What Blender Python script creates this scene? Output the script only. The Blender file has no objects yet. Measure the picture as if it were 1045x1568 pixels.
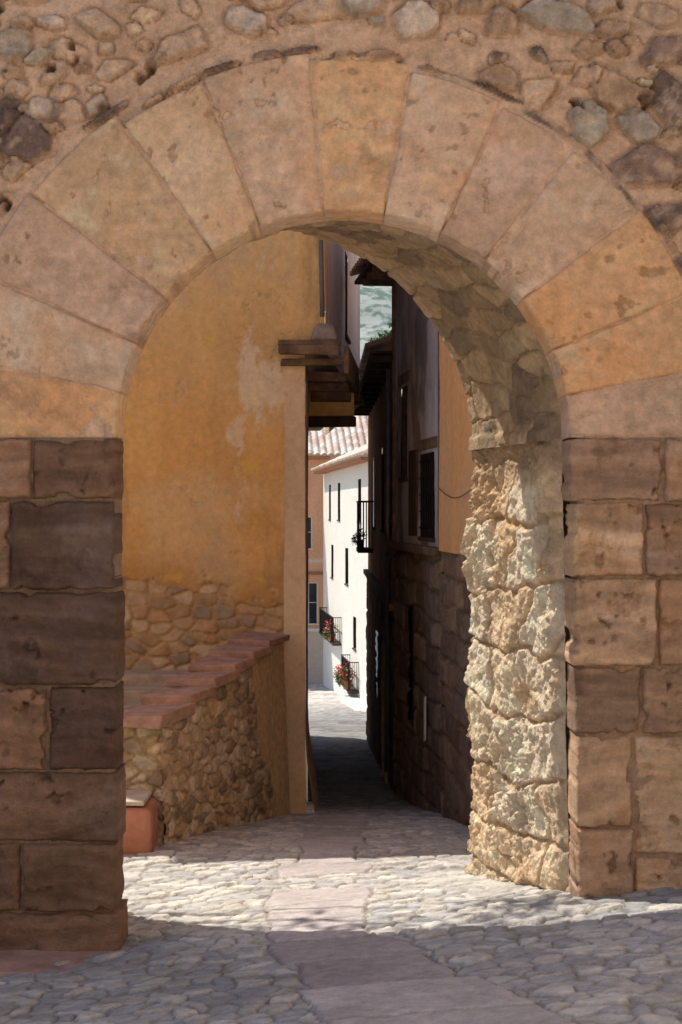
import bpy, math, random
import numpy as np
from mathutils import Vector, Matrix
random.seed(5)
scene=bpy.context.scene

# ------------------------------------------------------------------ noise
def h2(ix,iy,s):
    ix=ix.astype(np.int64); iy=iy.astype(np.int64)
    n=(ix*374761393+iy*668265263+int(s)*97463477)&0xFFFFFFFF
    n=((n^(n>>13))*1274126177)&0xFFFFFFFF
    n=n^(n>>16)
    return (n&0xFFFFFF)/16777216.0
def vn(x,y,s=0):
    ix=np.floor(x); iy=np.floor(y); fx=x-ix; fy=y-iy
    fx=fx*fx*(3-2*fx); fy=fy*fy*(3-2*fy)
    a=h2(ix,iy,s); b=h2(ix+1,iy,s); c=h2(ix,iy+1,s); d=h2(ix+1,iy+1,s)
    return ((a*(1-fx)+b*fx)*(1-fy)+(c*(1-fx)+d*fx)*fy)*2-1
def fbm(x,y,s=0,o=4,g=.5):
    r=0;a=1;t=0
    for i in range(o):
        c,s_=math.cos(.6*i),math.sin(.6*i)
        r=r+a*vn((x*c-y*s_)*2**i+i*17.3,(x*s_+y*c)*2**i-i*9.1,s+i); t+=a; a*=g
    return r/t
def voro(x,y,s=0,j=.8):
    ix=np.floor(x); iy=np.floor(y)
    F1=np.full(x.shape,9.0);F2=np.full(x.shape,9.0);ID=np.zeros(x.shape)
    for dx in (-1,0,1):
        for dy in (-1,0,1):
            cx=ix+dx; cy=iy+dy
            px=cx+.5+(h2(cx,cy,s)-.5)*j; py=cy+.5+(h2(cx,cy,s+5)-.5)*j
            d=np.sqrt((px-x)**2+(py-y)**2); idn=h2(cx,cy,s+9)
            m=d<F1
            F2=np.where(m,F1,np.minimum(F2,d)); ID=np.where(m,idn,ID); F1=np.where(m,d,F1)
    return F1,F2,ID
def ss(a,b,x):
    t=np.clip((x-a)/(b-a),0,1); return t*t*(3-2*t)
def mixc(A,B,m):
    return A*(1-m[...,None])+B*m[...,None]
def C3(c,shape): return np.broadcast_to(np.array(c,float),shape+(3,)).copy()
def pal(ID,cols):
    cols=np.array(cols,float); k=np.clip((ID*len(cols)).astype(int),0,len(cols)-1)
    return cols[k]

# ------------------------------------------------------------------ materials
def mat_col(name,rough=.92,bump=.5,bs=45,var=.3,spec=.2,dist=.02):
    m=bpy.data.materials.new(name); m.use_nodes=True; nt=m.node_tree; N=nt.nodes; L=nt.links
    b=N['Principled BSDF']; b.inputs['Roughness'].default_value=rough; b.inputs['Specular IOR Level'].default_value=spec
    a=N.new('ShaderNodeAttribute'); a.attribute_name='Col'
    tc=N.new('ShaderNodeTexCoord')
    n1=N.new('ShaderNodeTexNoise'); n1.inputs['Scale'].default_value=13; n1.inputs['Detail'].default_value=6; n1.inputs['Roughness'].default_value=.78
    mr=N.new('ShaderNodeMapRange'); mr.inputs[1].default_value=.3; mr.inputs[2].default_value=.7
    mr.inputs[3].default_value=1-var; mr.inputs[4].default_value=1+var
    mx=N.new('ShaderNodeVectorMath'); mx.operation='SCALE'
    n2=N.new('ShaderNodeTexNoise'); n2.inputs['Scale'].default_value=bs; n2.inputs['Detail'].default_value=4; n2.inputs['Roughness'].default_value=.7
    bp=N.new('ShaderNodeBump'); bp.inputs['Strength'].default_value=bump; bp.inputs['Distance'].default_value=dist
    for n in (n1,n2): L.new(tc.outputs['Object'],n.inputs['Vector'])
    L.new(n1.outputs['Fac'],mr.inputs[0]); L.new(a.outputs['Color'],mx.inputs[0]); L.new(mr.outputs[0],mx.inputs['Scale'])
    L.new(mx.outputs[0],b.inputs['Base Color'])
    L.new(n2.outputs['Fac'],bp.inputs['Height']); L.new(bp.outputs[0],b.inputs['Normal'])
    return m
def mat_p(name,col,rough=.8,metal=0,var=.25,scale=8,bump=.3,col2=None):
    m=bpy.data.materials.new(name); m.use_nodes=True; nt=m.node_tree; N=nt.nodes; L=nt.links
    b=N['Principled BSDF']; b.inputs['Roughness'].default_value=rough; b.inputs['Metallic'].default_value=metal
    b.inputs['Specular IOR Level'].default_value=.3
    tc=N.new('ShaderNodeTexCoord')
    n1=N.new('ShaderNodeTexNoise'); n1.inputs['Scale'].default_value=scale; n1.inputs['Detail'].default_value=5; n1.inputs['Roughness'].default_value=.62
    cr=N.new('ShaderNodeValToRGB')
    cr.color_ramp.elements[0].position=.42 if col2 else .3; cr.color_ramp.elements[1].position=.54 if col2 else .7
    cr.color_ramp.elements[0].color=tuple(c*(1-var) for c in col)+(1,)
    cr.color_ramp.elements[1].color=(tuple(col2)+(1,)) if col2 else tuple(min(1,c*(1+var)) for c in col)+(1,)
    L.new(tc.outputs['Object'],n1.inputs['Vector'])
    L.new(n1.outputs['Fac'],cr.inputs[0]); L.new(cr.outputs[0],b.inputs['Base Color'])
    if bump>.15:
        bp=N.new('ShaderNodeBump'); bp.inputs['Strength'].default_value=bump; bp.inputs['Distance'].default_value=.015
        n2=N.new('ShaderNodeTexNoise'); n2.inputs['Scale'].default_value=scale*6; n2.inputs['Detail'].default_value=3
        L.new(tc.outputs['Object'],n2.inputs['Vector'])
        L.new(n2.outputs['Fac'],bp.inputs['Height']); L.new(bp.outputs[0],b.inputs['Normal'])
    return m
M_stone=mat_col('stone_dressed',bump=.8,bs=45,var=.26,dist=.026)
M_rub=mat_col('stone_rubble',bump=.9,bs=40,var=.34,dist=.03)
M_plas=mat_col('lime_plaster',bump=.5,bs=34,var=.16)
M_cob=mat_col('cobbles',bump=.7,bs=50,var=.25,rough=.85)
M_tile=mat_col('roof_tile',bump=.4,bs=20,var=.3)
M_wood=mat_p('old_timber',(.17,.11,.07),.85,0,.5,6,.6)
M_woodd=mat_p('dark_timber',(.07,.045,.03),.8,0,.4,6,.5)
M_glass=mat_p('window_glass',(.02,.024,.03),.12,0,.2,3,.02)
M_iron=mat_p('wrought_iron',(.02,.02,.022),.5,.6,.2,8,.1)
M_zinc=mat_p('zinc_pipe',(.16,.15,.15),.5,.4,.2,8,.1)
M_slab=mat_p('red_sandstone_slab',(.44,.27,.21),.85,0,.3,7,.6)
M_redpl=mat_p('red_plaster',(.50,.22,.15),.9,0,.2,6,.4)
M_white=mat_p('white_paint',(.8,.78,.74),.7,0,.06,4,.1)
M_leaf=mat_p('leaves',(.09,.15,.035),.6,0,.5,5,.1)
M_flow=mat_p('red_petals',(.6,.04,.04),.6,0,.3,9,.1)
M_terra=mat_p('terracotta_pot',(.40,.17,.09),.8,0,.2,8,.2)
M_bark=mat_p('bark',(.09,.065,.045),.9,0,.4,10,.8)
M_hill=mat_p('scrub_hillside',(.17,.25,.20),.95,0,.1,.22,0,col2=(.48,.50,.44))  # distance haze is put into these pale bluish greens

# ------------------------------------------------------------------ helpers
def link(o,parent=None):
    scene.collection.objects.link(o)
    if parent: o.parent=parent
    return o
def empty(name):
    e=bpy.data.objects.new(name,None); e.empty_display_size=.3; scene.collection.objects.link(e); return e
def grid(name,P,C,mat,parent=None,keep=None,smooth=True,sharp=0):
    nv,nu=P.shape[:2]
    idx=np.arange(nv*nu).reshape(nv,nu)
    q=np.stack([idx[:-1,:-1],idx[:-1,1:],idx[1:,1:],idx[1:,:-1]],-1)
    q=q[keep] if keep is not None else q.reshape(-1,4)
    n=len(q)
    me=bpy.data.meshes.new(name)
    me.vertices.add(nv*nu); me.vertices.foreach_set('co',np.ascontiguousarray(P,dtype=np.float32).ravel())
    me.loops.add(n*4); me.loops.foreach_set('vertex_index',q.astype(np.int32).ravel())
    me.polygons.add(n); me.polygons.foreach_set('loop_start',np.arange(0,n*4,4,dtype=np.int32))
    me.update(calc_edges=True); me.validate()
    if smooth: me.polygons.foreach_set('use_smooth',np.ones(len(me.polygons),bool))
    if sharp: me.set_sharp_from_angle(angle=math.radians(sharp))
    ca=me.color_attributes.new('Col','FLOAT_COLOR','POINT')
    rgba=np.ones((nv*nu,4),np.float32); rgba[:,:3]=np.clip(C.reshape(-1,3),.005,.85)
    ca.data.foreach_set('color',rgba.ravel())
    me.materials.append(mat)
    return link(bpy.data.objects.new(name,me),parent)
def pymesh(name,verts,faces,mat,parent=None,smooth=False,bevel=0):
    me=bpy.data.meshes.new(name); me.from_pydata([tuple(v) for v in verts],[],faces); me.update()
    if smooth: me.polygons.foreach_set('use_smooth',np.ones(len(me.polygons),bool))
    me.materials.append(mat); o=link(bpy.data.objects.new(name,me),parent)
    if bevel:
        b=o.modifiers.new('b','BEVEL'); b.width=bevel; b.segments=2
    return o
BF=[(0,3,2,1),(4,5,6,7),(0,1,5,4),(1,2,6,5),(2,3,7,6),(3,0,4,7)]
class F:
    def __init__(s,p0,p1,side):
        s.o=np.array(p0,float); d=np.array(p1,float)-s.o; s.L=float(np.hypot(*d)); s.u=d/s.L
        s.n=np.array((s.u[1],-s.u[0]))*side
    def pt(s,u,z,n=0):
        q=s.o+s.u*u+s.n*n; return (q[0],q[1],z)
def fbox(name,f,ua,ub,za,zb,na,nb,mat,parent,bevel=.006,dz=0,jit=0):
    J=lambda:(random.random()-.5)*jit
    v=[]
    for z in (0,1):
        for (u,n) in ((ua,na),(ub,na),(ub,nb),(ua,nb)):
            zz=(zb if z else za)+(dz if u==ub else 0)
            v.append(f.pt(u+J(),zz+J(),n+J()))
    return pymesh(name,v,BF,mat,parent,bevel=bevel)
WX=F((0,0),(1,0),-1)   # u = x , n = +y
def tube(name,pts,rad,mat,parent=None,seg=8):
    pts=[Vector(p) for p in pts]; v=[];f=[]
    for i,p in enumerate(pts):
        d=(pts[min(i+1,len(pts)-1)]-pts[max(i-1,0)]).normalized()
        a=d.orthogonal().normalized() if abs(d.z)>.9 else d.cross(Vector((0,0,1))).normalized(); b=d.cross(a)
        for k in range(seg):
            t=2*math.pi*k/seg; v.append(p+(a*math.cos(t)+b*math.sin(t))*rad[i])
    for i in range(len(pts)-1):
        for k in range(seg):
            f.append((i*seg+k,i*seg+(k+1)%seg,(i+1)*seg+(k+1)%seg,(i+1)*seg+k))
    f.append(tuple(range(seg))[::-1]); f.append(tuple((len(pts)-1)*seg+k for k in range(seg)))
    return pymesh(name,v,f,mat,parent,smooth=True)
def leaves(name,clumps,n,size,mat,parent):
    v=[];f=[]
    for i in range(n):
        c,r=random.choice(clumps)
        d=Vector((random.gauss(0,1),random.gauss(0,1),random.gauss(0,1))).normalized()*r*random.random()**.45
        p=Vector(c)+d
        a=Vector((random.gauss(0,1),random.gauss(0,1),random.gauss(0,.6))).normalized(); b=a.orthogonal().normalized()
        b=(b+a.cross(b)*random.uniform(-1,1)).normalized()
        s=size*random.uniform(.6,1.3); k=len(v)
        v+= [p-a*s,p-b*s*.45,p+a*s,p+b*s*.45]; f.append((k,k+1,k+2,k+3))
    return pymesh(name,v,f,mat,parent)
def window(f,u0,u1,z0,z1,parent,kind='glass',n0=0,fm=None,i=0):
    fm=fm or M_woodd; d=.2
    fbox(f'reveal_a{i}',f,u0-.03,u0,z0-.03,z1+.03,n0-d,n0-.002,fm,parent,0)
    fbox(f'reveal_b{i}',f,u1,u1+.03,z0-.03,z1+.03,n0-d,n0-.002,fm,parent,0)
    fbox(f'reveal_c{i}',f,u0,u1,z1,z1+.03,n0-d,n0-.002,fm,parent,0)
    fbox(f'sill{i}',f,u0-.05,u1+.05,z0-.05,z0,n0-d,n0+.05,fm,parent,.005)
    fbox(f'pane{i}',f,u0,u1,z0,z1,n0-d,n0-d+.02,M_glass if kind!='wood' else M_woodd,parent,0)
    t=.04
    fbox(f'stile_a{i}',f,u0,u0+t,z0,z1,n0-d+.022,n0-d+.07,fm,parent,.003)
    fbox(f'stile_b{i}',f,u1-t,u1,z0,z1,n0-d+.022,n0-d+.07,fm,parent,.003)
    fbox(f'mull{i}',f,(u0+u1)/2-.02,(u0+u1)/2+.02,z0,z1,n0-d+.022,n0-d+.06,fm,parent,.003)
    fbox(f'rail_a{i}',f,u0+t,u1-t,z1-t,z1,n0-d+.022,n0-d+.065,fm,parent,.003)
    fbox(f'rail_b{i}',f,u0+t,u1-t,(z0+z1)/2,(z0+z1)/2+.03,n0-d+.022,n0-d+.057,fm,parent,.003)
def facade(name,f,z0,z1,res,fn,mat,parent,ops=(),u0=0,u1=None,n0=0,fm=None):
    if u1 is None: u1=f.L
    def lines(a,b,ex):
        l=list(np.linspace(a,b,max(2,int((b-a)/res)+1)))
        ex=[e for e in ex if a<e<b]
        l=[q for q in l if all(abs(q-e)>res*.3 for e in ex) or q in (a,b)]
        return np.array(sorted(set(l+ex)))
    us=lines(u0,u1,[e for o in ops for e in o[:2]]); vs=lines(z0,z1,[e for o in ops for e in o[2:4]])
    U,V=np.meshgrid(us,vs); D,C=fn(U,V)
    q=np.zeros(U.shape+(3,)); 
    q[...,0]=f.o[0]+f.u[0]*U+f.n[0]*(D+n0); q[...,1]=f.o[1]+f.u[1]*U+f.n[1]*(D+n0); q[...,2]=V
    uc=(us[:-1]+us[1:])/2; vc=(vs[:-1]+vs[1:])/2; UC,VC=np.meshgrid(uc,vc)
    keep=np.ones(UC.shape,bool)
    for o in ops: keep&=~((UC>o[0])&(UC<o[1])&(VC>o[2])&(VC<o[3]))
    ob=grid(name,q,C,mat,parent,keep)
    for i,o in enumerate(ops): window(f,*o[:4],parent,o[4] if len(o)>4 else 'glass',n0,fm,i=f'_{name}_{i}')
    return ob

# surface recipes -> (displacement, colour)
def f_plaster(base,seed=0,amp=.012,stain=.25,alt=None,altamt=.4):
    def fn(U,V):
        D=amp*(fbm(U*1.3,V*1.3,seed,5)+1)*.5+.003*(fbm(U*9,V*9,seed+3,3)+1)
        n=fbm(U*.9,V*.7,seed+20,5,.6); n2=fbm(U*5,V*1.1,seed+30,4)
        C=C3(base,U.shape)*(1+stain*n+stain*.5*n2)[...,None]
        if alt is not None:
            C=mixc(C,C3(alt,U.shape),altamt*ss(.05,.45,fbm(U*1.1,V*.8,seed+40,5,.6)))
        return D,C
    return fn
def f_rubble(cols,mortar,sx=.2,sz=.13,amp=.03,seed=0,j=.8,edge=(.04,.2)):
    def fn(U,V):
        wx=U+.05*fbm(U*3,V*3,seed+1,3); wz=V+.04*fbm(U*3+9,V*3,seed+2,3)
        a,b,i=voro(wx/sx,wz/sz,seed,j); e=b-a
        st=ss(edge[0],edge[1],e+.06*fbm(U*14,V*14,seed+4,3))
        D=amp*st*(.45+.6*i)+amp*.35*(fbm(U*11,V*11,seed+6,4)+.5)*st+.006*(fbm(U*20,V*20,seed+8,3)+1)
        S=pal(i,cols)*(1+.3*fbm(U*7,V*7,seed+10,4))[...,None]
        Mo=C3(mortar,U.shape)*(1+.2*fbm(U*4,V*4,seed+12,4))[...,None]
        return D,mixc(Mo,S,st)
    return fn
def f_ashlar(cols,mortar,rw=.5,rh=.32,amp=.025,seed=0,pit=.01,wob=.03):
    def fn(U,V):
        wz=V+wob*fbm(U*1.5,V*1.5,seed,3); row=np.floor(wz/rh); fz=wz/rh-row
        off=h2(row,row*0,seed+2)*rw; wU=(U+off+wob*1.5*fbm(U*2,V*2,seed+5,2))/(rw*(.7+.6*h2(row,row*0+3,seed+2)))
        col=np.floor(wU); fu=wU-col; i=h2(col,row,seed+7)
        e=np.minimum(np.minimum(fu,1-fu)*rw,np.minimum(fz,1-fz)*rh)+.008*fbm(U*12,V*12,seed+8,3)
        st=ss(.004,.03,e)
        p=fbm(U*16,V*16,seed+11,4,.6)
        D=amp*st*(.5+.6*i)+pit*(p+1)*st+pit*1.2*(fbm(U*4,V*4,seed+14,4)+1)
        S=pal(i,cols)*(1+.3*fbm(U*5,V*5,seed+15,5,.6))[...,None]
        return D,mixc(C3(mortar,U.shape),S,st)
    return fn

# ------------------------------------------------------------------ ground profile
GY=[-60,0,8.5,10.3,12,14,16,18,22,30,45,62,90,200,600]
GZ=[5,.85,0,-.2,-.40,-.65,-.95,-1.27,-1.7,-2.5,-3.8,-5.0,-7,-14,-14]
def gz(x,y):
    x=np.asarray(x,float); y=np.asarray(y,float)
    cs=.11*np.clip(1-(y-8.5)/4,0,1)
    return np.interp(y,GY,GZ)+np.clip(x,-3,3)*cs
def street():
    e=empty('cobbled_street')
    def piece(nm,xs,ys,sc):
        X,Y=np.meshgrid(xs,ys); Z=gz(X,Y)
        wx=X+.07*fbm(X*3.5,Y*3.5,3,3); wy=Y+.07*fbm(X*3.5+7,Y*3.5,4,3)
        a,b,i=voro(wx/(.155*sc),wy/(.125*sc),21,1.0); ed=b-a
        st=ss(.02,.17,ed+.06*fbm(X*15,Y*15,14,3))
        sunk=ss(.1,.45,fbm(X*1.1,Y*1.1,36,4,.6))
        D=.024*st*(.3+.9*i)*(1-.5*sunk)+.008*fbm(X*14,Y*14,8,4,.6)
        cols=[(.58,.57,.56),(.49,.49,.50),(.66,.63,.59),(.46,.45,.46),(.57,.54,.50),(.70,.67,.62)]
        S=pal(i,cols)*(1+.28*fbm(X*6,Y*6,5,5,.6))[...,None]
        C=mixc(C3((.38,.345,.30),X.shape),S,st)
        C=mixc(C,C3((.62,.59,.55),X.shape),.45*sunk)
        C=C*(1-.25*ss(.0,.5,fbm(X*.7,Y*1.3,37,5,.6)))[...,None]
        xc=np.interp(Y,[5,6.3,8.3,12,15,18],[.75,.36,-.16,-.1,0,.1]); hw=np.interp(Y,[5,8.3,15],[.44,.32,.26])
        q=X-xc; wq=q+.09*fbm(X*2,Y*2,61,4)
        L=.62; ry=(Y+.08*fbm(X*2,Y*2,62,3)+.12*q)/L; row=np.floor(ry); fy=ry-row
        hwr=hw+.12*(h2(row,row*0,78)-.5)
        eq=np.minimum(hwr-np.abs(wq),np.minimum(fy,1-fy)*L); sl=ss(0.002,.018,eq); inn=(hwr-np.abs(wq)>-.01)
        hs=h2(row,row*0,77)
        inn=inn&((Y<9.3)|(h2(row,row*0,79)>.55))
        SC=C3((.53,.48,.475),X.shape)*(.84+.28*hs)[...,None]*(1+.3*fbm(X*3,Y*3,66,6,.65))[...,None]
        D=np.where(inn,.018*sl+.008*fbm(X*7,Y*7,5,4)+.008*hs,D); C=np.where(inn[...,None],mixc(C3((.36,.32,.29),X.shape),SC,sl),C)
        D=D+.018*fbm(X*1.2,Y*1.2,90,3)
        C=C*(1-.5*ss(15.5,19,Y)*ss(52,38,Y))[...,None]  # darkens the alley stretch: its shade is put into the paving colour
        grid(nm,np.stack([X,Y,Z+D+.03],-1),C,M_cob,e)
    piece('near_paving',np.arange(-3.1,3.1,.014),np.arange(5.4,13.0,.015),1)
    piece('mid_paving',np.arange(-3.1,3.1,.03),np.arange(12.99,24,.035),1.0)
    piece('far_paving',np.arange(-6,4,.12),np.arange(23.97,70,.2),1.6)
    piece('upper_paving',np.arange(-8,4.4,.08),np.arange(-12,5.41,.08),1.6)
street()
xs=np.concatenate([np.linspace(-900,-20,30),np.linspace(-18,18,40),np.linspace(20,900,30)])
ys=np.concatenate([np.linspace(-900,-20,20),np.linspace(-18,90,90),np.linspace(95,1500,50)])
X,Y=np.meshgrid(xs,ys); Z=gz(X,Y)-.03
C=C3((.40,.35,.27),X.shape)*(1+.3*fbm(X*.05,Y*.05,2,4))[...,None]
grid('ground',np.stack([X,Y,Z],-1),C,M_cob)
xs=np.linspace(-500,500,160); ys=np.linspace(180,700,120); X,Y=np.meshgrid(xs,ys)
Z=-16+150*ss(180,600,Y)*(1+.25*fbm(X*.006,Y*.004,3,4))+5*fbm(X*.04,Y*.04,4,4)
grid('hillside',np.stack([X,Y,Z],-1),C3((.3,.3,.3),X.shape),M_hill)

# ------------------------------------------------------------------ GATE ARCH
gate=empty('stone_gate_arch')
YF=8.5; CX,CZ,R0=.01,2.945,1.348
CXB,RB,YB=-.67,1.655,10.3
TOPW=6.15
def block(name,mp,W,H,col,prot,seed,depth=.28,rough=.010,cvar=.22,res=.012,r=.010,wa=.008,dark=.5,band=0):
    ns=max(6,int(W/res)); nt=max(6,int(H/res))
    s=np.concatenate([[0],np.linspace(0,1,ns),[1]]); t=np.concatenate([[0],np.linspace(0,1,nt),[1]])
    S,T=np.meshgrid(s,t)
    gap=.0025
    S2=gap/W+S*(1-2*gap/W); T2=gap/H+T*(1-2*gap/H)
    e=np.minimum(np.minimum(S,1-S)*W,np.minimum(T,1-T)*H)
    k=np.exp(-e/.05)
    wb=fbm(S*W*6+seed,T*H*6,seed,4,.6); wb2=fbm(S*W*6+seed,T*H*6+40,seed+9,4,.6)
    chip=1.0*ss(.25,.6,wb); chip2=1.0*ss(.25,.6,wb2)
    X,Z=mp(np.clip(S2-np.sign(S-.5)*wa*(np.abs(wb)+chip)*k/W,0,1),np.clip(T2-np.sign(T-.5)*wa*(np.abs(wb2)+chip2)*k/H,0,1))
    rr=r*(1+2.2*np.clip(fbm(X*5,Z*5,seed+6,4,.6)+.15,0,1)); ed=np.clip(e/rr,0,1); drop=rr*(1-np.sqrt(np.clip(1-(1-ed)**2,0,1)))
    n=fbm(X*2.2,Z*2.2,seed+1,4,.5)*rough*1.8+fbm(X*14,Z*14,seed+2,4,.6)*rough*.7
    ch=fbm(X*30+Z*12,Z*3-X*2,seed+21,2)*.003*ss(-.2,.3,fbm(X*2,Z*2,seed+23,2))
    if band:
        bn=fbm(X*1.2,Z*13+2.5*fbm(X*1.2,Z*1.2,seed,2),seed+11,4,.6)
        n=n+band*bn
    pit=ss(.42,.56,fbm(X*15,Z*15,seed+3,3))*rough*1.5*ss(-.1,.3,fbm(X*2,Z*2,seed+13,2))
    scar=ss(.38,.46,fbm(X*4,Z*4,seed+33,5,.6))*rough*1.1
    y=YF-prot-n+drop+pit+ch+scar
    y[0,:]=y[-1,:]=YF+depth; y[:,0]=y[:,-1]=YF+depth
    Cc=C3(col,X.shape)*(1+cvar*fbm(X*1.4,Z*1.4,seed+4,6,.62)+.16*fbm(X*8,Z*20,seed+5,4))[...,None]
    Cc=mixc(Cc,C3(np.array(col)*(1.0,.82,.66),X.shape),.6*ss(.0,.5,fbm(X*1.2+3,Z*1.2,seed+18,5,.6)))
    Cc=mixc(Cc,C3(np.minimum(np.array(col)*(1.15,1.2,1.3)+.03,.8),X.shape),.7*ss(.05,.45,fbm(X*2.2+3,Z*2.2,seed+28,6,.70)))
    Cc=mixc(Cc,C3(np.array(col)*(.45,.38,.36),X.shape),dark*ss(.20,.55,fbm(X*2.4+5,Z*2.4,seed+8,7,.74)))
    if band: Cc=Cc*(1+.5*np.clip(bn,-.6,.6))[...,None]
    Cc=Cc*(1-.3*(pit>0.002)-.10*(scar>.004))[...,None]
    grid(name,np.stack([X,y,Z],-1),Cc,M_stone,gate,sharp=55)
P1=(.79,.53,.325); P2=(.75,.525,.37); P3=(.78,.48,.27); P4=(.67,.455,.325); P5=(.80,.57,.38)
joints=[0,10.7,22.6,37.5,51.3,64.5,79.5,95,111.5,125,142,155.6,168.5,180]
vcol=[P4,P3,P3,P2,P4,P2,P3,P2,P5,P1,P4,P2,P3]
rout=[2.32,2.30,2.24,2.2,2.2,2.22,2.26,2.30,2.28,2.36,2.38,2.36,2.34]
for i in range(13):
    a0,a1=math.radians(joints[i]),math.radians(joints[i+1])
    def mp(S,T,a0=a0,a1=a1,ro=rout[i]):
        r=R0+(ro-R0)*T; a=a1+(a0-a1)*S; return CX+r*np.cos(a),CZ+r*np.sin(a)
    block(f'voussoir_{i+1}',mp,(a1-a0)*1.8,rout[i]-R0,vcol[i],.032+.008*(i%3-1),100+i*13,dark=.95 if i in (3,4) else .5,cvar=.3)
def rect(n,x0,x1,z0,z1,col,prot,seed,rough=.012,band=0,r=.016):
    block(n,lambda S,T:(x0+(x1-x0)*S,z0+(z1-z0)*T),x1-x0,z1-z0,col,prot,seed,rough=rough,cvar=.45,r=r,wa=.024,band=band,dark=.7)
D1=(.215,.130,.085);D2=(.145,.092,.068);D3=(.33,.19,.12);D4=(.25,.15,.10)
LJ=-1.338
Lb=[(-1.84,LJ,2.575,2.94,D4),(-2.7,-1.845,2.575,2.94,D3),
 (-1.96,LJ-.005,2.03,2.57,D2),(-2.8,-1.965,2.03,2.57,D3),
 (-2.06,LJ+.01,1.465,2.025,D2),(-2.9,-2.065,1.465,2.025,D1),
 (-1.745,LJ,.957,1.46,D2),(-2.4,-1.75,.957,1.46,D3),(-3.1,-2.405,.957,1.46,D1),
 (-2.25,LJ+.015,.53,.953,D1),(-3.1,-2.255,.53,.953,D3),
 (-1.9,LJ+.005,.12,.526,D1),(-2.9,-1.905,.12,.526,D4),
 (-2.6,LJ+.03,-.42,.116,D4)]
for i,b in enumerate(Lb): rect(f'left_jamb_stone_{i+1}',*b,.040+.014*((i*7)%3),300+i*7,.018,.020)
E1=(.54,.35,.22);E2=(.40,.26,.175);E3=(.62,.42,.265);E4=(.46,.29,.185)
Rb=[(1.352,1.92,2.56,2.94,E2),(1.925,2.9,2.56,2.94,E4),
 (1.368,1.807,2.11,2.555,E3),(1.812,2.8,2.11,2.555,E2),
 (1.372,1.885,1.583,2.105,E1),(1.89,2.9,1.583,2.105,E4),
 (1.385,1.79,1.173,1.578,E2),(1.795,2.9,1.173,1.578,E4),
 (1.395,1.74,.62,1.168,E1),(1.745,2.9,.45,1.168,E3),
 (1.40,1.74,-.12,.615,E4),(1.745,2.9,-.12,.445,E1)]
for i,b in enumerate(Rb): rect(f'right_jamb_stone_{i+1}',*b,.036+.010*((i*5)%3),500+i*7,.016,.009)
# rubble face with individually laid stones
xs=np.arange(-2.95,2.96,.012); zs=np.arange(-.6,TOPW,.012)
X,Z=np.meshgrid(xs,zs)
mort=C3((.74,.51,.355),X.shape)*(1+.28*fbm(X*1.6,Z*1.6,7,6,.65))[...,None]
Hh=.035*fbm(X*2.2,Z*2.2,31,4)+.022*fbm(X*8,Z*8,32,5,.62)
Cc=mort
RR=np.hypot(X-CX,Z-CZ)
PU=(.36,.245,.205);GR=(.50,.42,.34);OC=(.70,.47,.22);DK=(.25,.175,.145);WH=(.74,.58,.47);PE=(.76,.53,.37);BR=(.54,.36,.24)
st=[(-1.92,4.72,.19,.15,.1,DK,.06),(-.57,5.44,.15,.09,-.1,WH,.06),(1.5,4.82,.13,.15,.2,GR,.06),(1.83,4.55,.25,.12,-.1,PU,.07),
 (1.3,5.46,.25,.10,-.3,GR,.06),(-.16,5.5,.19,.07,.1,PE,.06),(.46,5.44,.14,.12,.3,WH,.05),(-1.95,5.3,.12,.10,0,GR,.06),
 (1.95,4.25,.17,.10,.1,DK,.06),(1.93,5.25,.14,.09,.3,PU,.06),(.8,5.55,.12,.07,.4,BR,.06),(1.95,3.95,.15,.08,0,PU,.06),
 (-1.45,5.42,.13,.08,-.4,PE,.06),(-.95,5.3,.16,.08,.3,PE,.06),(.15,5.2,.22,.05,.05,PE,.05),(.95,5.1,.13,.08,-.3,BR,.06),(1.15,4.98,.1,.09,-.2,PE,.06)]
pts=[(s[0],s[1],max(s[2],s[3])) for s in st]
for k in range(4000):
    x=random.uniform(-2.9,2.9); z=random.uniform(3.2,6.3); a=random.uniform(.04,.18)
    if math.hypot(x-CX,z-CZ)<2.41+a*.6: continue
    if any(math.hypot(x-p[0],(z-p[1])*1.35)<(a+p[2])*.80 for p in pts): continue
    c=random.choice([PE,PE,PE,PE,WH,WH,GR,PU,BR,BR,PE,DK])
    m=random.uniform(.85,1.12); c=tuple(q*m for q in c)
    st.append((x,z,a,a*random.uniform(.4,.75),random.gauss(0,.35),c,random.uniform(.025,.065))); pts.append((x,z,a))
ang=18
while ang<128:
    dl=random.uniform(3.5,9); a=math.radians(ang+dl/2); i=0
    while i<12 and joints[i+1]<ang+dl/2: i+=1
    r=rout[i]+.022+random.uniform(0,.012)
    st.append((CX+r*math.cos(a),CZ+r*math.sin(a),math.radians(dl)*2.25/2*.98,.022,a-math.pi/2,random.choice([BR,PU,DK]),.065)); ang+=dl*random.choice([1,1,1.3])
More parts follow.
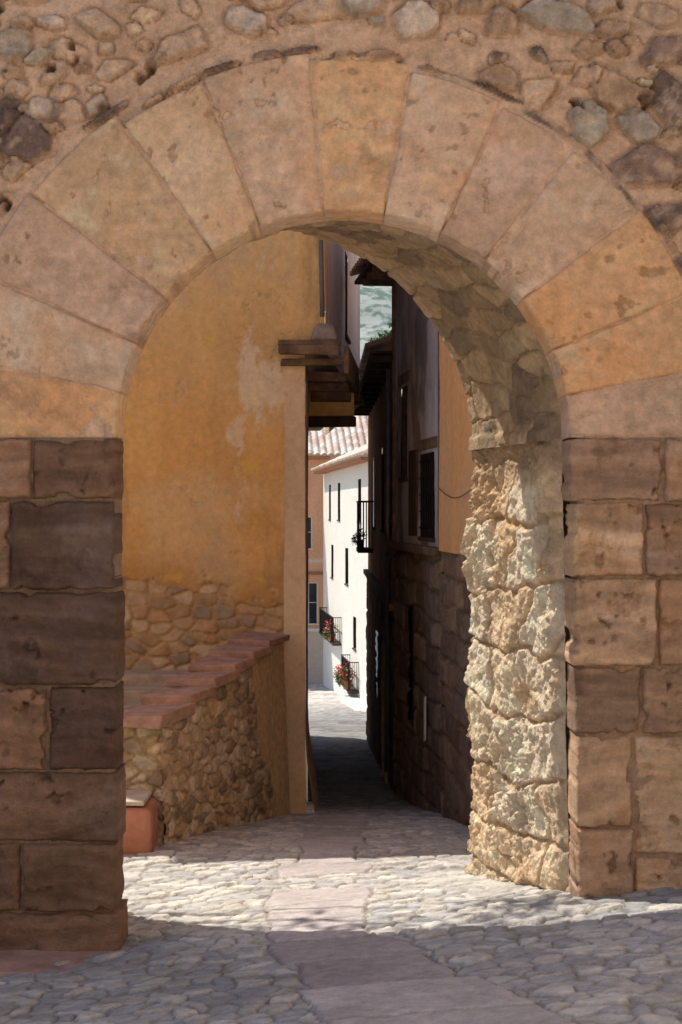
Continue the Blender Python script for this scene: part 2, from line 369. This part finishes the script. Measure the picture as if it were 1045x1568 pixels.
for k,(x,z,a,b,ro,c,hh) in enumerate(st):
    m=max(a,b)*1.7
    j0,j1=np.searchsorted(xs,[x-m,x+m]); i0,i1=np.searchsorted(zs,[z-m,z+m])
    if j1-j0<2 or i1-i0<2: continue
    sx=X[i0:i1,j0:j1]-x; sz=Z[i0:i1,j0:j1]-z; c_,s_=math.cos(ro),math.sin(ro)
    p=(sx*c_+sz*s_)/a; q=(-sx*s_+sz*c_)/b
    nn=random.randint(4,6); d=np.zeros(p.shape)
    for h in range(nn):
        t=2*math.pi*(h+random.uniform(-.3,.3))/nn; rr_=random.uniform(.70,1.05)
        d=np.maximum(d,(p*math.cos(t)+q*math.sin(t))/rr_)
    d=.85*d+.15*np.hypot(p,q)+.18*fbm(sx*12+k,sz*12,k,4,.6)
    kk=random.uniform(-.5,.5); kx=random.uniform(-.35,.35)
    w=ss(1.04,.88,d)
    face=hh*(.75+.5*(p*kx+q*kk))
    Hh[i0:i1,j0:j1]+=w*(face+.034*fbm(sx*12+k,sz*12,k+3,5,.62))-.018*ss(1.3,1.04,d)*(1-w)
    colr=C3(c,sx.shape)*(1+.5*fbm(sx*9+k,sz*9,k+5,5,.65))[...,None]
    colr=mixc(colr,C3((.68,.54,.43),sx.shape),.55*ss(.1,.45,fbm(sx*14+k,sz*14,k+25,5,.7)))
    sme=ss(-.25,.2,fbm(sx*7+k,sz*7,k+15,4)+.38-(d-.5)*.4)
    Cc[i0:i1,j0:j1]=mixc(Cc[i0:i1,j0:j1],colr,ss(1.02,.92,d)*(.2+.8*sme))
    Cc[i0:i1,j0:j1]*=(1-.16*ss(1.25,1.05,d)*(1-w))[...,None]
holes=ss(.46,.55,fbm(X*4.3,Z*4.3,55,4,.55)); Hh-=.10*holes*(RR>2.42); Cc=Cc*(1-.4*holes*(RR>2.42))[...,None]
under=((RR<2.26)&(Z>CZ))|(Z<=CZ+.02)
Hh=np.where(under,.004*fbm(X*10,Z*10,32,3)+np.where(Z<=CZ,.006,.018),Hh)
keep=~((RR<1.43)&(Z>CZ))&~((Z<=CZ)&(X>-1.42)&(X<1.45))
keep=keep[:-1,:-1]
Cc=np.where((Z<=CZ)[...,None],mixc(C3((.32,.22,.15),X.shape),C3((.46,.31,.21),X.shape),ss(-1.5,1.5,X)),Cc)
grid('rubble_spandrel',np.stack([X,YF-Hh,Z],-1),Cc,M_rub,gate,keep)
th=np.linspace(0,math.pi,60)
prof=[(1.44,YF-.012),(1.356,YF-.006),(1.356,YF+.28)]
P=np.zeros((3,60,3))
for k,(r,y) in enumerate(prof): P[k,:,0]=CX+r*np.cos(th);P[k,:,1]=y;P[k,:,2]=CZ+r*np.sin(th)
grid('joint_mortar_ring',P,C3((.70,.50,.36),(3,60)),M_rub,gate)
for sgn,x0,x1 in ((-1,-1.43,-1.352),(1,1.46,1.412)):
    P=np.zeros((3,40,3)); zz=np.linspace(-.5,CZ,40)
    for k,(x,y) in enumerate([(x0,YF-.002),(x1,YF+.002),(x1,YF+.28)]): P[k,:,0]=x;P[k,:,1]=y;P[k,:,2]=zz
    grid('joint_mortar_jamb',P,C3((.36,.25,.18),(3,40)),M_rub,gate)
rf=f_rubble([PE,WH,GR,PU,PE],(.62,.43,.30),.32,.2,.05,3)
fw=F((-9,YF),(9,YF),1)
facade('wall_face_left',fw,-.8,TOPW,.06,rf,M_rub,gate,u0=0,u1=6.09)
facade('wall_face_right',fw,-.8,TOPW,.06,rf,M_rub,gate,u0=11.93,u1=18)
# vault
tt=np.linspace(0,1,130); th=np.linspace(0,math.pi,400)
T,TH=np.meshgrid(tt,th)
cx=CX+(CXB-CX)*T; r=1.362+(RB-1.362)*T; yy=YF+.27+(YB-YF-.27)*T
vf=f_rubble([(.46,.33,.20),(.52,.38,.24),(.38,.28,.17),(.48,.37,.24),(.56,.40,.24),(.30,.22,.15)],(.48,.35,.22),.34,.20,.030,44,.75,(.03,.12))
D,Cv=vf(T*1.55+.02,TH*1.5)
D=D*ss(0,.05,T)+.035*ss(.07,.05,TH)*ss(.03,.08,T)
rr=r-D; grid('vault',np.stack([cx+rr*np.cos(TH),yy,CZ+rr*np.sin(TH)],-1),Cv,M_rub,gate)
# right passage wall, heavily eroded
tt=np.linspace(0,1,195); zz=np.linspace(-.55,CZ+.01,390)
T,Zp=np.meshgrid(tt,zz); U=T*1.6
xb=(1.372+.045*(CZ-Zp)/3)*(1-T)+(.992+.02*np.sin(Zp*3))*T
vf=f_ashlar([(.80,.61,.41),(.82,.66,.46),(.76,.56,.36),(.84,.70,.52)],(.58,.42,.26),.50,.41,.022,71,.012,.20)
D,Cv=vf(U,Zp)
rg=ss(-.3,.4,fbm(U*1.3,Zp*1.3,82,3))
er=np.abs(fbm(U*6,Zp*6,81,5,.62)); D=D+.115*(.35-er)*ss(0,.1,T)*(.4+.75*rg)+.034*fbm(U*20,Zp*14,83,4,.7)*(.5+.8*rg)+.09*fbm(U*1.8,Zp*1.8,84,4)
D=D*ss(-.02,.06,T)
Cv=Cv*(1+.25*fbm(U*3,Zp*3,86,5,.6))[...,None]
Cv=mixc(Cv,C3((.64,.42,.22),U.shape),.7*ss(.05,.4,fbm(U*2.2,Zp*2.2,89,5,.65)))
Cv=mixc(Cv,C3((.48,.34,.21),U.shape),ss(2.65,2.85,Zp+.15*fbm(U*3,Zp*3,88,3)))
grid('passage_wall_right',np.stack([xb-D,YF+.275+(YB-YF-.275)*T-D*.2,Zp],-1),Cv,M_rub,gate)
T,Zp=np.meshgrid(np.linspace(0,1,50),np.linspace(-.7,CZ+.01,90))
D,Cv=rf(T*1.8,Zp); xb=-1.352*(1-T)+(CXB-RB)*T
grid('passage_wall_left',np.stack([xb+D-.10*(1-T),YF+.275+(YB-YF-.275)*T,Zp],-1),Cv,M_rub,gate)
th=np.linspace(0,math.pi,80); P=np.zeros((2,84,3)); 
ang=np.concatenate([[0,0],th,[math.pi]*2])
for i in range(84):
    if i<2: ix,iz=CXB+RB,(-.8 if i==0 else CZ); oxx,oz=9,(-.8 if i==0 else CZ)
    elif i>=82: ix,iz=CXB-RB,(CZ if i==82 else -.8); oxx,oz=-9,(CZ if i==82 else -.8)
    else:
        a=ang[i]; ix=CXB+RB*math.cos(a); iz=CZ+RB*math.sin(a)
        c,s=math.cos(a),math.sin(a); k=min((9-CXB)/max(c,1e-6) if c>0 else 1e9,(9+CXB)/max(-c,1e-6) if c<0 else 1e9,(TOPW-CZ)/max(s,1e-6))
        oxx=CXB+k*c; oz=CZ+k*s
    P[0,i]=(ix,YB,iz); P[1,i]=(oxx,YB,oz)
grid('back_face',P,C3((.72,.53,.36),(2,84)),M_rub,gate,smooth=False)
fbox('wall_coping',WX,-9,9,TOPW-.04,TOPW+.1,YF-.06,YB+.05,M_slab,gate,.02)
fbox('foot_slab',WX,-3.0,-1.31,-.6,-.10,8.02,8.55,M_slab,gate,.03,jit=.03)

# ------------------------------------------------------------------ OCHRE HOUSE (left)
och=empty('ochre_house')
HT=7.8; HL=7.15
def f_ochre(U,V):
    D,Cp=f_plaster((.77,.43,.16),201,.03,.26,(.79,.52,.26),.8)(U,V)
    Dr,Cr=f_rubble([(.58,.40,.24),(.46,.30,.17),(.64,.46,.30),(.38,.28,.2),(.55,.33,.18)],(.58,.40,.22),.26,.14,.055,210)(U,V)
    lim=1.72-.12*(U-7.5)+.16*fbm(U*2,V*.8,215,5,.6)
    m=ss(-.02,.02,lim-V+.12*fbm(U*6,V*6,216,4))
    wet=ss(.6,0,V-lim)*(1-m); Cp=mixc(Cp,C3((.52,.27,.09),U.shape),.8*wet)
    Cp=mixc(Cp,C3((.80,.57,.28),U.shape),.65*ss(3.0,5.5,V+1.0*fbm(U*.8,V*.8,219,5,.6)))
    pale=ss(.05,.25,fbm(U*2.8,V*1.5,220,7,.76)+.36-np.abs(U-8.95-.1*(V-4))*1.4-np.abs(V-3.9)*.22)
    Cp=mixc(Cp,C3((.80,.66,.48),U.shape),.75*pale)
    sp=ss(.48,.56,fbm(U*4,V*4,222,4,.6)); Cp=mixc(Cp,C3((.80,.50,.10),U.shape),.6*sp)
    drk=ss(.1,.5,fbm(U*3.5,V*.6,226,6,.65)); Cp=mixc(Cp,C3((.46,.26,.11),U.shape),.65*drk)
    gry=ss(.15,.5,fbm(U*1.4,V*1.1,229,6,.68)); Cp=mixc(Cp,C3((.62,.45,.28),U.shape),.5*gry)
    cf=fbm(U*5,V*5,228,5,.65)
    chipm=ss(.36,.40,cf)*ss(-.1,.3,fbm(U*1.2,V*1.2,233,3)); D=D-.016*chipm; Cp=mixc(Cp,C3((.66,.48,.30),U.shape),.6*chipm)
    crk=ss(.014,.003,np.abs(fbm(U*1.3,V*.9,235,6,.6)))*ss(.15,.4,fbm(U*.9,V*.9,236,3)); D=D-.008*crk; Cp=Cp*(1-.3*crk)[...,None]
    D=D+.035*(1-m)
    return np.where(m>.5,Dr*.8-.01,D),mixc(Cp,Cr,m)
fo=F((-10,16.5),(-.655,16.5),1)
facade('front_wall',fo,-1.2,4.36,.018,f_ochre,M_plas,och,u0=6.4)
facade('front_wall_side',fo,-1.2,HL,.1,f_ochre,M_plas,och,u0=0,u1=3.7)
facade('front_wall_mid',fo,-1.2,HT,.1,f_ochre,M_plas,och,u0=3.7,u1=6.4)
fo2=F((-10,16.5),(-.19,16.5),1)
facade('upper_front_wall',fo2,4.36,HT,.02,f_ochre,M_plas,och,u0=6.4)
pink=f_plaster((.80,.60,.42),231,.02,.2,(.80,.66,.50),.5)
fs=F((-.665,16.46),(-.42,16.51),1)
def f_side(U,V):
    D,C=pink(U,V); return D+.16*ss(0.2,-1.5,V)**1.5,mixc(C,C3((.70,.48,.28),U.shape),.6*ss(.3,-.8,V))
facade('street_corner_wall',fs,-1.6,4.36,.02,f_side,M_plas,och)
fsb=F((-.425,16.45),(-.44,18.5),1)
facade('street_side_wall',fsb,-1.8,4.36,.04,f_side,M_plas,och)
fs2=F((-.19,16.47),(.31,24),1)
facade('upper_side_wall',fs2,4.36,HT,.03,f_plaster((.80,.58,.45),241,.012,.3,(.8,.64,.5),.5),M_plas,och,
       ops=[(3.6,4.3,5.0,6.2,'wood')])
fs3=F((-.44,18.5),(-1.3,34),1)
facade('lower_side_wall',fs3,-3.6,4.36,.08,f_plaster((.6,.42,.28),251),M_plas,och)
fs4=F((.31,24),(-.4,34),1)
facade('upper_rear_side_wall',fs4,4.3,7.2,.1,f_plaster((.6,.42,.28),252),M_plas,och)
v=[(-.2,16.53,4.44),(.3,24,4.44),(-.5,34,4.44),(-1.4,34,4.44),(-1.4,24,4.44),(-1.4,16.53,4.44)]
pymesh('jetty_soffit',v,[(0,1,2,3,4,5)],M_wood,och)
pymesh('roof',[(-6.3,16.2,HT),(-.1,16.2,HT),(.45,24.2,HT),(-.3,34,7.3),(-6.3,34,7.3)],[(0,1,2,3,4),],M_terra,och)
pymesh('lower_roof',[(-10,16.2,HL),(-6.3,16.2,HL),(-6.3,34,HL),(-10,34,HL)],[(0,1,2,3),],M_terra,och)  # unseen roof step, set lower to let sun reach the parapet cap
bm=[(16.30,4.30,-.71,-.02,.10),(16.46,4.19,-.70,.03,.09),(17.2,4.08,-.40,.08,.11),(18.0,4.02,-.40,.10,.11),(18.9,3.98,-.4,.13,.12)]
for i,(y,z,a,b,h) in enumerate(bm):
    fbox(f'jetty_beam_{i+1}',WX,a,b,z,z+h,y-.08,y+.10,M_wood,och,.015,jit=.03)
fbox('jetty_fascia',WX,-.72,.0,4.40,4.47,16.24,16.38,M_wood,och,.01,jit=.02)
fbox('jetty_end_board',F((.06,16.4),(.22,19.2),1),0,2.7,4.10,4.42,-.03,.03,M_wood,och,.01)
for k in range(9):
    y=19.2+k*.55; x=-.19+(y-16.5)*.0667
    fbox(f'joist_{k+1}',WX,x-.5,x+.10,4.27,4.37,y,y+.12,M_wood,och,.01,jit=.02)
fbox('cross_wall',WX,-.6,.18,3.80,4.12,19.3,19.5,mat_p('ochre_daub',(.80,.50,.2),.9,0,.25,5,.5),och,.02)
fbox('cross_lintel',WX,-.52,.20,3.66,3.80,19.2,19.55,M_woodd,och,.02,jit=.02)
tube('drain_pole',[(-.215,16.38,4.75),(-.225,16.38,5.3),(-.24,16.38,6.2),(-.25,16.38,7.4)],[.028,.026,.026,.024],M_zinc,och)
v=np.array([(x,y,z) for z in (-1,1) for (x,y) in ((-1,-1),(1,-1),(1,1),(-1,1))],float)
pymesh('corbel_stone',[(-.19+.13*a*(1-.25*c)+.0,16.38+.13*b,4.56+.10*c) for a,b,c in v],BF,mat_p('grey_stone',(.27,.23,.2),.9,0,.3,9,.8),och,bevel=.04)

# ------------------------------------------------------------------ stepped parapet wall
par=empty('stone_parapet_wall')
fa=F((-1.62,12.55),(-.70,16.3),1); La=fa.L
topz=lambda u:.60+.47*u/La
rp=f_rubble([(.70,.54,.37),(.58,.42,.28),(.74,.61,.47),(.48,.37,.28),(.68,.49,.31),(.36,.27,.2)],(.68,.50,.32),.20,.125,.045,301,.95,(.05,.22))
pl=f_plaster((.74,.53,.31),302)
nu=int(La/.016); U,Vn=np.meshgrid(np.linspace(-.06,La,nu),np.linspace(0,1,120))
V=-1.3+(topz(U)+1.3)*Vn
D,C=rp(U,V); D2,C2=pl(U,V); m=ss(-.2,.2,U-La*.72+.5*fbm(U*2,V*2,305,4)+.25*(V-.3))
D=D*(1-m)+(D2+.03)*m; C=mixc(C,C2,m)
batter=.10*(1-Vn)
q=np.stack([fa.o[0]+fa.u[0]*U+fa.n[0]*(D+batter),fa.o[1]+fa.u[1]*U+fa.n[1]*(D+batter),V],-1)
grid('street_face',q,C,M_rub,par)
fr=F((-3.4,12.95),(-1.555,12.53),1)
def f_moss(U,V):
    D,C=rp(U,V); m=ss(.3,.6,V+.25*fbm(U*5,V*5,310,4)); return D,mixc(C,C3((.22,.22,.06),U.shape),.7*m)
facade('end_face',fr,-1.0,.60,.018,f_moss,M_rub,par)
fbox('core',fa,0.03,La,-1.3,.57,-.38,-.02,M_slab,par,0,dz=.40)
n=6
for i in range(n):
    a=La*i/n; b=La*(i+1)/n+.08
    z=topz(a)+.02
    fbox(f'cap_slab_{i+1}',fa,a-(.12 if i==0 else 0),b,z,z+.09,-.42,.09,M_slab,par,.014,dz=.01,jit=.045)
fbox('cap_slab_end',fr,.6,fr.L-.02,.61,.70,-.42,.06,M_slab,par,.012,jit=.02)
M_tread=mat_p('worn_tread',(.50,.40,.30),.9,0,.3,6,.6)
for i in range(7):
    y=12.9+i*.5
    fbox(f'tread_{i+1}',WX,-4.2,fa.o[0]+(y-12.55)*.245-.22,-1.0,-.05+i*.12,y+.1,y+.62 if i<6 else 16.5,M_tread,par,.01)
fbox('plaster_plinth',WX,-2.6,-1.60,-1.0,.02,11.95,12.5,M_redpl,par,.05,jit=.05)
fbox('plinth_top',WX,-2.6,-1.66,.022,.06,11.98,12.5,mat_p('lit_plinth_tone',(.6,.52,.44),.9,0,.2,8,.4),par,.01)  # paler slab: the sunlight on the plinth top is put into its colour

# ------------------------------------------------------------------ RIGHT: orange plaster house, stone below
org=empty('orange_plaster_house')
fr1=F((1.62,10.35),(1.17,15.8),-1)
facade('upper_wall',fr1,2.07,7.0,.04,f_plaster((.76,.42,.19),401,.014,.2,(.66,.46,.29),.5),M_plas,org,n0=.07)
dk=[(.25,.17,.125),(.18,.125,.10),(.31,.22,.16),(.22,.165,.135)]
facade('lower_stone_wall',fr1,-1.3,2.09,.03,f_ashlar(dk,(.20,.15,.11),.5,.3,.04,411,.014,.10),M_rub,org)
fbox('upper_end',fr1,fr1.L-.04,fr1.L,2.07,7.0,-.5,.075,M_redpl,org,.01)
fbox('house_back',WX,1.75,6,-1.3,7.0,10.4,15.9,M_redpl,org,0)
cab=[]
for k in range(9):
    t=k/8; cab.append(fr1.pt(3.3+2.1*t,2.72-.10*math.sin(math.pi*t)+.05*t,.10))
tube('cable',cab,[.005]*9,M_zinc,org,5)
# ------------------------------------------------------------------ timber house
tim=empty('timber_framed_house')
fr2=F((1.2,15.95),(.79,19.7),-1)
def blu(U,V):
    D,C=f_plaster((.46,.41,.43),421,.02,.5,(.62,.45,.34),.7)(U,V)
    C=mixc(C,C3((.16,.14,.15),U.shape),.8*ss(-.05,.35,fbm(U*1.6,V*.9,427,6,.65)))
    return D,C
facade('upper_wall',fr2,2.08,6.9,.03,blu,M_plas,tim,ops=[(2.55,3.05,2.95,4.15,'wood'),(.5,1.45,2.2,3.2,'wood')],n0=.05)
facade('lower_stone_wall',fr2,-1.8,2.08,.03,f_ashlar(dk,(.15,.12,.09),.55,.32,.04,431,.014,.10),M_rub,tim,ops=[(2.0,2.5,-.2,1.3,'wood')])
fbox('ledge',fr2,-.02,fr2.L,2.0,2.10,-.02,.16,M_wood,tim,.01)
for i,(a,b,c,d) in enumerate([(0,.12,2.1,6.9),(3.62,3.74,2.1,6.9)]):
    fbox(f'post_{i+1}',fr2,a,b,c,d,.04,.095,M_wood,tim,.01,jit=.015)
for i,(ua,ub,za) in enumerate([(2.3,3.2,4.2),(.3,1.6,3.25)]):
    fbox(f'lintel_{i+1}',fr2,ua,ub,za,za+.12,.04,.085,M_wood,tim,.01,jit=.015)
for k in range(6):
    u=.56+k*.165; fbox(f'lattice_v{k}',fr2,u,u+.02,2.2,3.2,.06,.08,M_iron,tim,0)
for k in range(5):
    z=2.3+k*.2; fbox(f'lattice_h{k}',fr2,.5,1.45,z,z+.02,.081,.095,M_iron,tim,0)
fbox('shutter',fr2,1.70,2.28,2.2,3.28,.05,.09,M_woodd,tim,.006)
fbox('leaning_plate',fr2,.92,1.02,-.2,.32,.09,.105,M_white,tim,.004,dz=-.04)
fbox('house_back',WX,1.5,6,-1.8,6.9,16.0,19.6,M_redpl,tim,0)
fe=F((.79,19.72),(3.0,19.75),1)
facade('end_wall',fe,4.5,6.9,.08,blu,M_plas,tim)
for k in range(8):
    u=.3+k*.48; fbox(f'rafter_{k+1}',fr2,u,u+.09,5.62,5.72,.0,.5,M_wood,tim,.008,jit=.01)
fbox('eave_board',fr2,.0,fr2.L+.5,5.72,5.77,.0,.55,M_woodd,tim,.006)
def tiles(name,P0,U,V,w,h,parent,pitch=.2,cols=((.50,.30,.20),(.58,.40,.28),(.44,.26,.18),(.62,.48,.37))):
    nu=int(w/pitch*8); nv=max(4,int(h/.1)); a,b=np.meshgrid(np.linspace(0,w,nu),np.linspace(0,h,nv))
    P0=np.array(P0,float);U=np.array(U,float);V=np.array(V,float);U/=np.linalg.norm(U);V/=np.linalg.norm(V);Nn=np.cross(U,V); 
    if Nn[2]<0: Nn=-Nn
    L=.4; ph=a/pitch; d=.07*(pitch/.2)*np.abs(np.sin(ph*math.pi))+.03*(1-(b/L-np.floor(b/L)))
    i=h2(np.floor(ph),np.floor(b/L),8); C=pal(i,cols)
    P=P0+U*a[...,None]+V*b[...,None]+Nn*d[...,None]
    return grid(name,P,C,M_tile,parent)
o=fr2.pt(0,5.79,.6)
tiles('eave_tiles',o,(fr2.u[0],fr2.u[1],0),(-fr2.n[0],-fr2.n[1],.35),fr2.L+.5,1.2,tim)
# ------------------------------------------------------------------ brown house further down
brn=empty('brown_timber_house')
fr3=F((.79,19.75),(.62,32),-1)
facade('upper_wall',fr3,1.2,4.7,.07,f_plaster((.46,.25,.18),441,.02,.35),M_plas,brn,ops=[(1.2,2.0,2.2,3.6,'wood'),(4.0,4.9,2.2,3.6,'wood'),(8,9,2.2,3.6,'wood')])
facade('lower_wall',fr3,-3.2,1.2,.06,f_ashlar(dk,(.15,.12,.09),.55,.32,.03,451,.012,.08),M_rub,brn,ops=[(1.8,2.8,-1.9,-.1,'wood'),(6,6.9,-1,.3,'glass')])
v=[fr3.pt(2.3,-.1,.06)]+[fr3.pt(2.3+.5*math.cos(t),-.1+.5*math.sin(t),.06) for t in np.linspace(0,math.pi,14)]
pymesh('dark_door_head',v,[(0,k,k+1) for k in range(1,14)],M_woodd,brn)  # dark sheet on the wall, standing in for the shaded door recess
M_ds=mat_p('door_stone',(.46,.35,.26),.9,0,.3,8,.6)
tube('door_arch_ring',[fr3.pt(2.3+.56*math.cos(t),-.1+.56*math.sin(t),.05) for t in np.linspace(0,math.pi,14)],[.075]*14,M_ds,brn)
for k,u in enumerate((1.66,2.79)): fbox(f'door_jamb_{k+1}',fr3,u,u+.15,-2.3,-.1,.0,.11,M_ds,brn,.01)
fbox('string_board',fr3,0,12.2,1.12,1.22,0,.12,M_wood,brn,.01)
for k in range(12):
    u=.2+k*1.0; fbox(f'rafter_{k+1}',fr3,u,u+.1,4.6,4.7,0,.35,M_woodd,brn,.01)
fbox('eave_board',fr3,0,12.2,4.7,4.74,-.1,.38,M_woodd,brn,.005)
o=fr3.pt(0,4.76,.42); tiles('roof_tiles',o,(fr3.u[0],fr3.u[1],0),(-fr3.n[0],-fr3.n[1],.4),12.2,3,brn)
fbox('house_back',WX,1.1,6,-3.5,4.6,20,32,M_redpl,brn,0)
tube('downpipe',[fr3.pt(.15,4.5,.12),fr3.pt(.15,2.3,.12),fr3.pt(.15,1.9,.12),fr3.pt(.5,1.7,.12),fr3.pt(.5,-1.2,.12)],[.04]*5,M_zinc,brn)
def balcony(f,u0,u1,z,parent,d=.5,h=.95,i=0):
    fbox(f'balcony_slab{i}',f,u0,u1,z-.08,z,0,d,M_woodd,parent,.008)
    nb=int((u1-u0)/.12)
    for k in range(nb+1):
        u=u0+.02+(u1-u0-.04)*k/nb; fbox(f'bar{i}_{k}',f,u-.007,u+.007,z,z+h,d-.03,d-.016,M_iron,parent,0)
    for k in range(5):
        nn=.03+(d-.08)*k/4
        for s,u in enumerate((u0+.02,u1-.02)): fbox(f'sbar{i}_{k}_{s}',f,u-.007,u+.007,z,z+h,nn,nn+.014,M_iron,parent,0)
    fbox(f'hand_rail{i}',f,u0,u1,z+h,z+h+.03,d-.04,d,M_iron,parent,.004)
    for s,u in enumerate((u0+.02,u1-.02)): fbox(f'hand_side{i}_{s}',f,u-.015,u+.015,z+h,z+h+.03,0,d-.04,M_iron,parent,.003)
balcony(fr3,9.0,10.6,1.75,brn,.32,.95)
# ------------------------------------------------------------------ white house
wh=empty('white_house')
fwh=F((1.0,44),(-.72,60),-1)
Lw=fwh.L
ops=[(3.0,3.9,2.2,3.6,'wood'),(9.5,10.4,2.2,3.6,'glass'),(13,13.8,2.2,3.6,'glass'),
     (6.8,7.8,-.1,1.2,'glass'),(12,12.9,-.1,1.2,'glass'),(4.4,5.3,-2.2,-1.1,'glass')]
facade('street_wall',fwh,-5.4,4.2,.15,f_plaster((.82,.79,.73),501,.02,.05),M_plas,wh,ops=ops)
fbox('gable',F((-.72,60),(6,61),1),0,6.5,-6,4.2,-.2,0,M_white,wh,0)
for i,(a,b,z) in enumerate([(9.0,14.6,-2.4),(3.6,6.2,-3.5)]):
    balcony(fwh,a,b,z,wh,.35,.95,i=f'w{i}')
fbox('base_wall',fwh,.0,5.0,-5.4,-3.7,0,.5,M_white,wh,.03)
tcol=((.72,.55,.45),(.78,.65,.55),(.62,.46,.37),(.8,.72,.63))
o=fwh.pt(-.3,4.2,.5); tiles('roof_tiles',o,(fwh.u[0],fwh.u[1],0),(-fwh.n[0],-fwh.n[1],.45),Lw+.5,4,wh,.3,tcol)
fbox('eave',fwh,-.2,Lw,4.1,4.2,-.1,.42,M_terra,wh,.01)
def pot(nm,f,u,z,n,s=1,red=True):
    e=empty(nm); p=f.pt(u,z,n)
    tube('pot',[(p[0],p[1],p[2]),(p[0],p[1],p[2]+.22*s),(p[0],p[1],p[2]+.26*s)],[.10*s,.15*s,.17*s],M_terra,e,12)
    leaves('foliage',[((p[0],p[1],p[2]+.42*s),.26*s),((p[0]-.12*s,p[1],p[2]+.25*s),.2*s)],260,.055*s,M_leaf,e)
    if red: leaves('blossom',[((p[0]-.05,p[1]-.1,p[2]+.5*s),.28*s)],70,.05*s,M_flow,e)
pot('flower_pot',fwh,4.2,-3.5,.35,1.2); pot('flower_pot.001',fwh,5.6,-3.5,.35,1.0)
pot('flower_pot.002',fwh,10,-2.4,.3,1.1); pot('flower_pot.003',fr3,10.2,1.75,.25,.6,False)
# ------------------------------------------------------------------ terracotta house closing the street
ter=empty('terracotta_house')
ft=F((-7,62),(-.5,62.5),1)
def f_ter(U,V):
    D,C=f_plaster((.76,.42,.26),511,.02,.15)(U,V)
    C=mixc(C,C3((.68,.59,.48),U.shape),ss(-2.6,-2.7,V)); C=mixc(C,C3((.76,.66,.54),U.shape),ss(.1,.08,np.abs(V-.35)))
    return D,C
facade('front_wall',ft,-6,4.9,.15,f_ter,M_plas,ter,ops=[(5.0,5.75,.9,2.3,'glass'),(5.2,6.0,-2.4,-.6,'glass'),(2,3,.9,2.3,'glass')],fm=M_white)
fbox('cornice',ft,0,6.5,-2.75,-2.6,0,.12,M_white,ter,.02)
fbox('cornice_up',ft,0,6.5,-.25,-.12,0,.10,M_terra,ter,.02)
fbox('tiled_awning',ft,4,6.5,4.8,4.95,-.1,.6,M_terra,ter,.02)
o=ft.pt(-.2,4.95,.6); tiles('roof_tiles',o,(ft.u[0],ft.u[1],0),(-ft.n[0],-ft.n[1],.5),9,6,ter,.3,tcol)
bh=empty('ochre_house_beyond')
fb=F((-9,72),(9,72),1)
facade('front_wall',fb,-7,8.5,.3,f_plaster((.66,.46,.3),521),M_plas,bh,ops=[(7.4,8.2,6,7.3,'glass')],fm=M_white)
o=fb.pt(0,8.5,.5); tiles('roof_tiles',o,(1,0,0),(0,1,.4),18,5,bh,.3)

# ------------------------------------------------------------------ trees
def tree(name,base,top,clumps,n,size,r=.14):
    e=empty(name); b=Vector(base); t=Vector(top)
    mid=(b+t)/2+Vector((.15,-.1,0))
    tube('trunk',[b,mid,t],[r,r*.75,r*.5],M_bark,e,10)
    for i,(c,rr) in enumerate(clumps):
        c=Vector(c); m=(t+c)/2+Vector((0,0,-.15)); tube(f'limb_{i+1}',[t,m,c],[r*.35,r*.22,r*.10],M_bark,e,6)
    leaves('crown',clumps,n,size,M_leaf,e)
tree('courtyard_tree',(-5.8,13.2,-1),(-5.5,12.9,5.0),
  [((-4.6,12.5,7.0),.6),((-3.8,12.15,7.0),.5),((-3.0,11.9,6.9),.5),((-2.75,12.3,6.5),.4),((-5.6,12.8,7.2),.7),((-6.6,13.2,6.6),.8)],420,.085,.09)
tree('garden_tree',(2.2,45,-4),(1.9,45,5.5),
  [((1.40,45,7.6),.55),((2.2,45.5,7.9),.9),((.8,45,6.9),.5),((1.6,44.5,7.0),.8)],3000,.10)

# ------------------------------------------------------------------ unseen houses behind / beside the viewpoint, added to bounce warm sunlight
nh=empty('bounce_house')
fn1=F((-9,-5),(9,-5),-1)
facade('front_wall',fn1,.5,9,.3,f_plaster((.84,.65,.46),601,.012,.1),M_plas,nh,ops=[(3,4.2,3,5),(13,14.2,3,5)])
nh2=empty('bounce_side_house')
fn2=F((3.7,-5),(3.7,6.8),-1)
facade('street_wall',fn2,-.5,7.5,.3,f_plaster((.84,.64,.43),611,.012,.1),M_plas,nh2,ops=[(3,4.0,3,5)])

# ------------------------------------------------------------------ light
S=Vector((-1.03,1.0,1.7)).normalized()
w=bpy.data.worlds.new('World'); scene.world=w; w.use_nodes=True
nt=w.node_tree; bg=nt.nodes['Background']; sky=nt.nodes.new('ShaderNodeTexSky'); sky.sky_type='NISHITA'; sky.sun_disc=False
sky.sun_elevation=math.asin(S.z); sky.sun_rotation=math.atan2(S.x,S.y)
nt.links.new(sky.outputs[0],bg.inputs[0]); bg.inputs[1].default_value=.15
sd=bpy.data.lights.new('sun','SUN'); sd.energy=5; sd.angle=math.radians(.5); sd.color=(1,.93,.80)
so=bpy.data.objects.new('sun',sd); scene.collection.objects.link(so)
so.rotation_euler=(-S).to_track_quat('-Z','Y').to_euler(); so.location=(-10,20,30)
cd=bpy.data.cameras.new('camera'); cam=bpy.data.objects.new('camera',cd); scene.collection.objects.link(cam)
cam.location=(0,0,2.5); cam.rotation_euler=(math.radians(90),0,0)
cd.sensor_fit='VERTICAL'; cd.sensor_height=36; cd.lens=50; cd.clip_end=3000
scene.camera=cam
scene.view_settings.view_transform='Standard'; scene.view_settings.look='None'; scene.view_settings.exposure=0
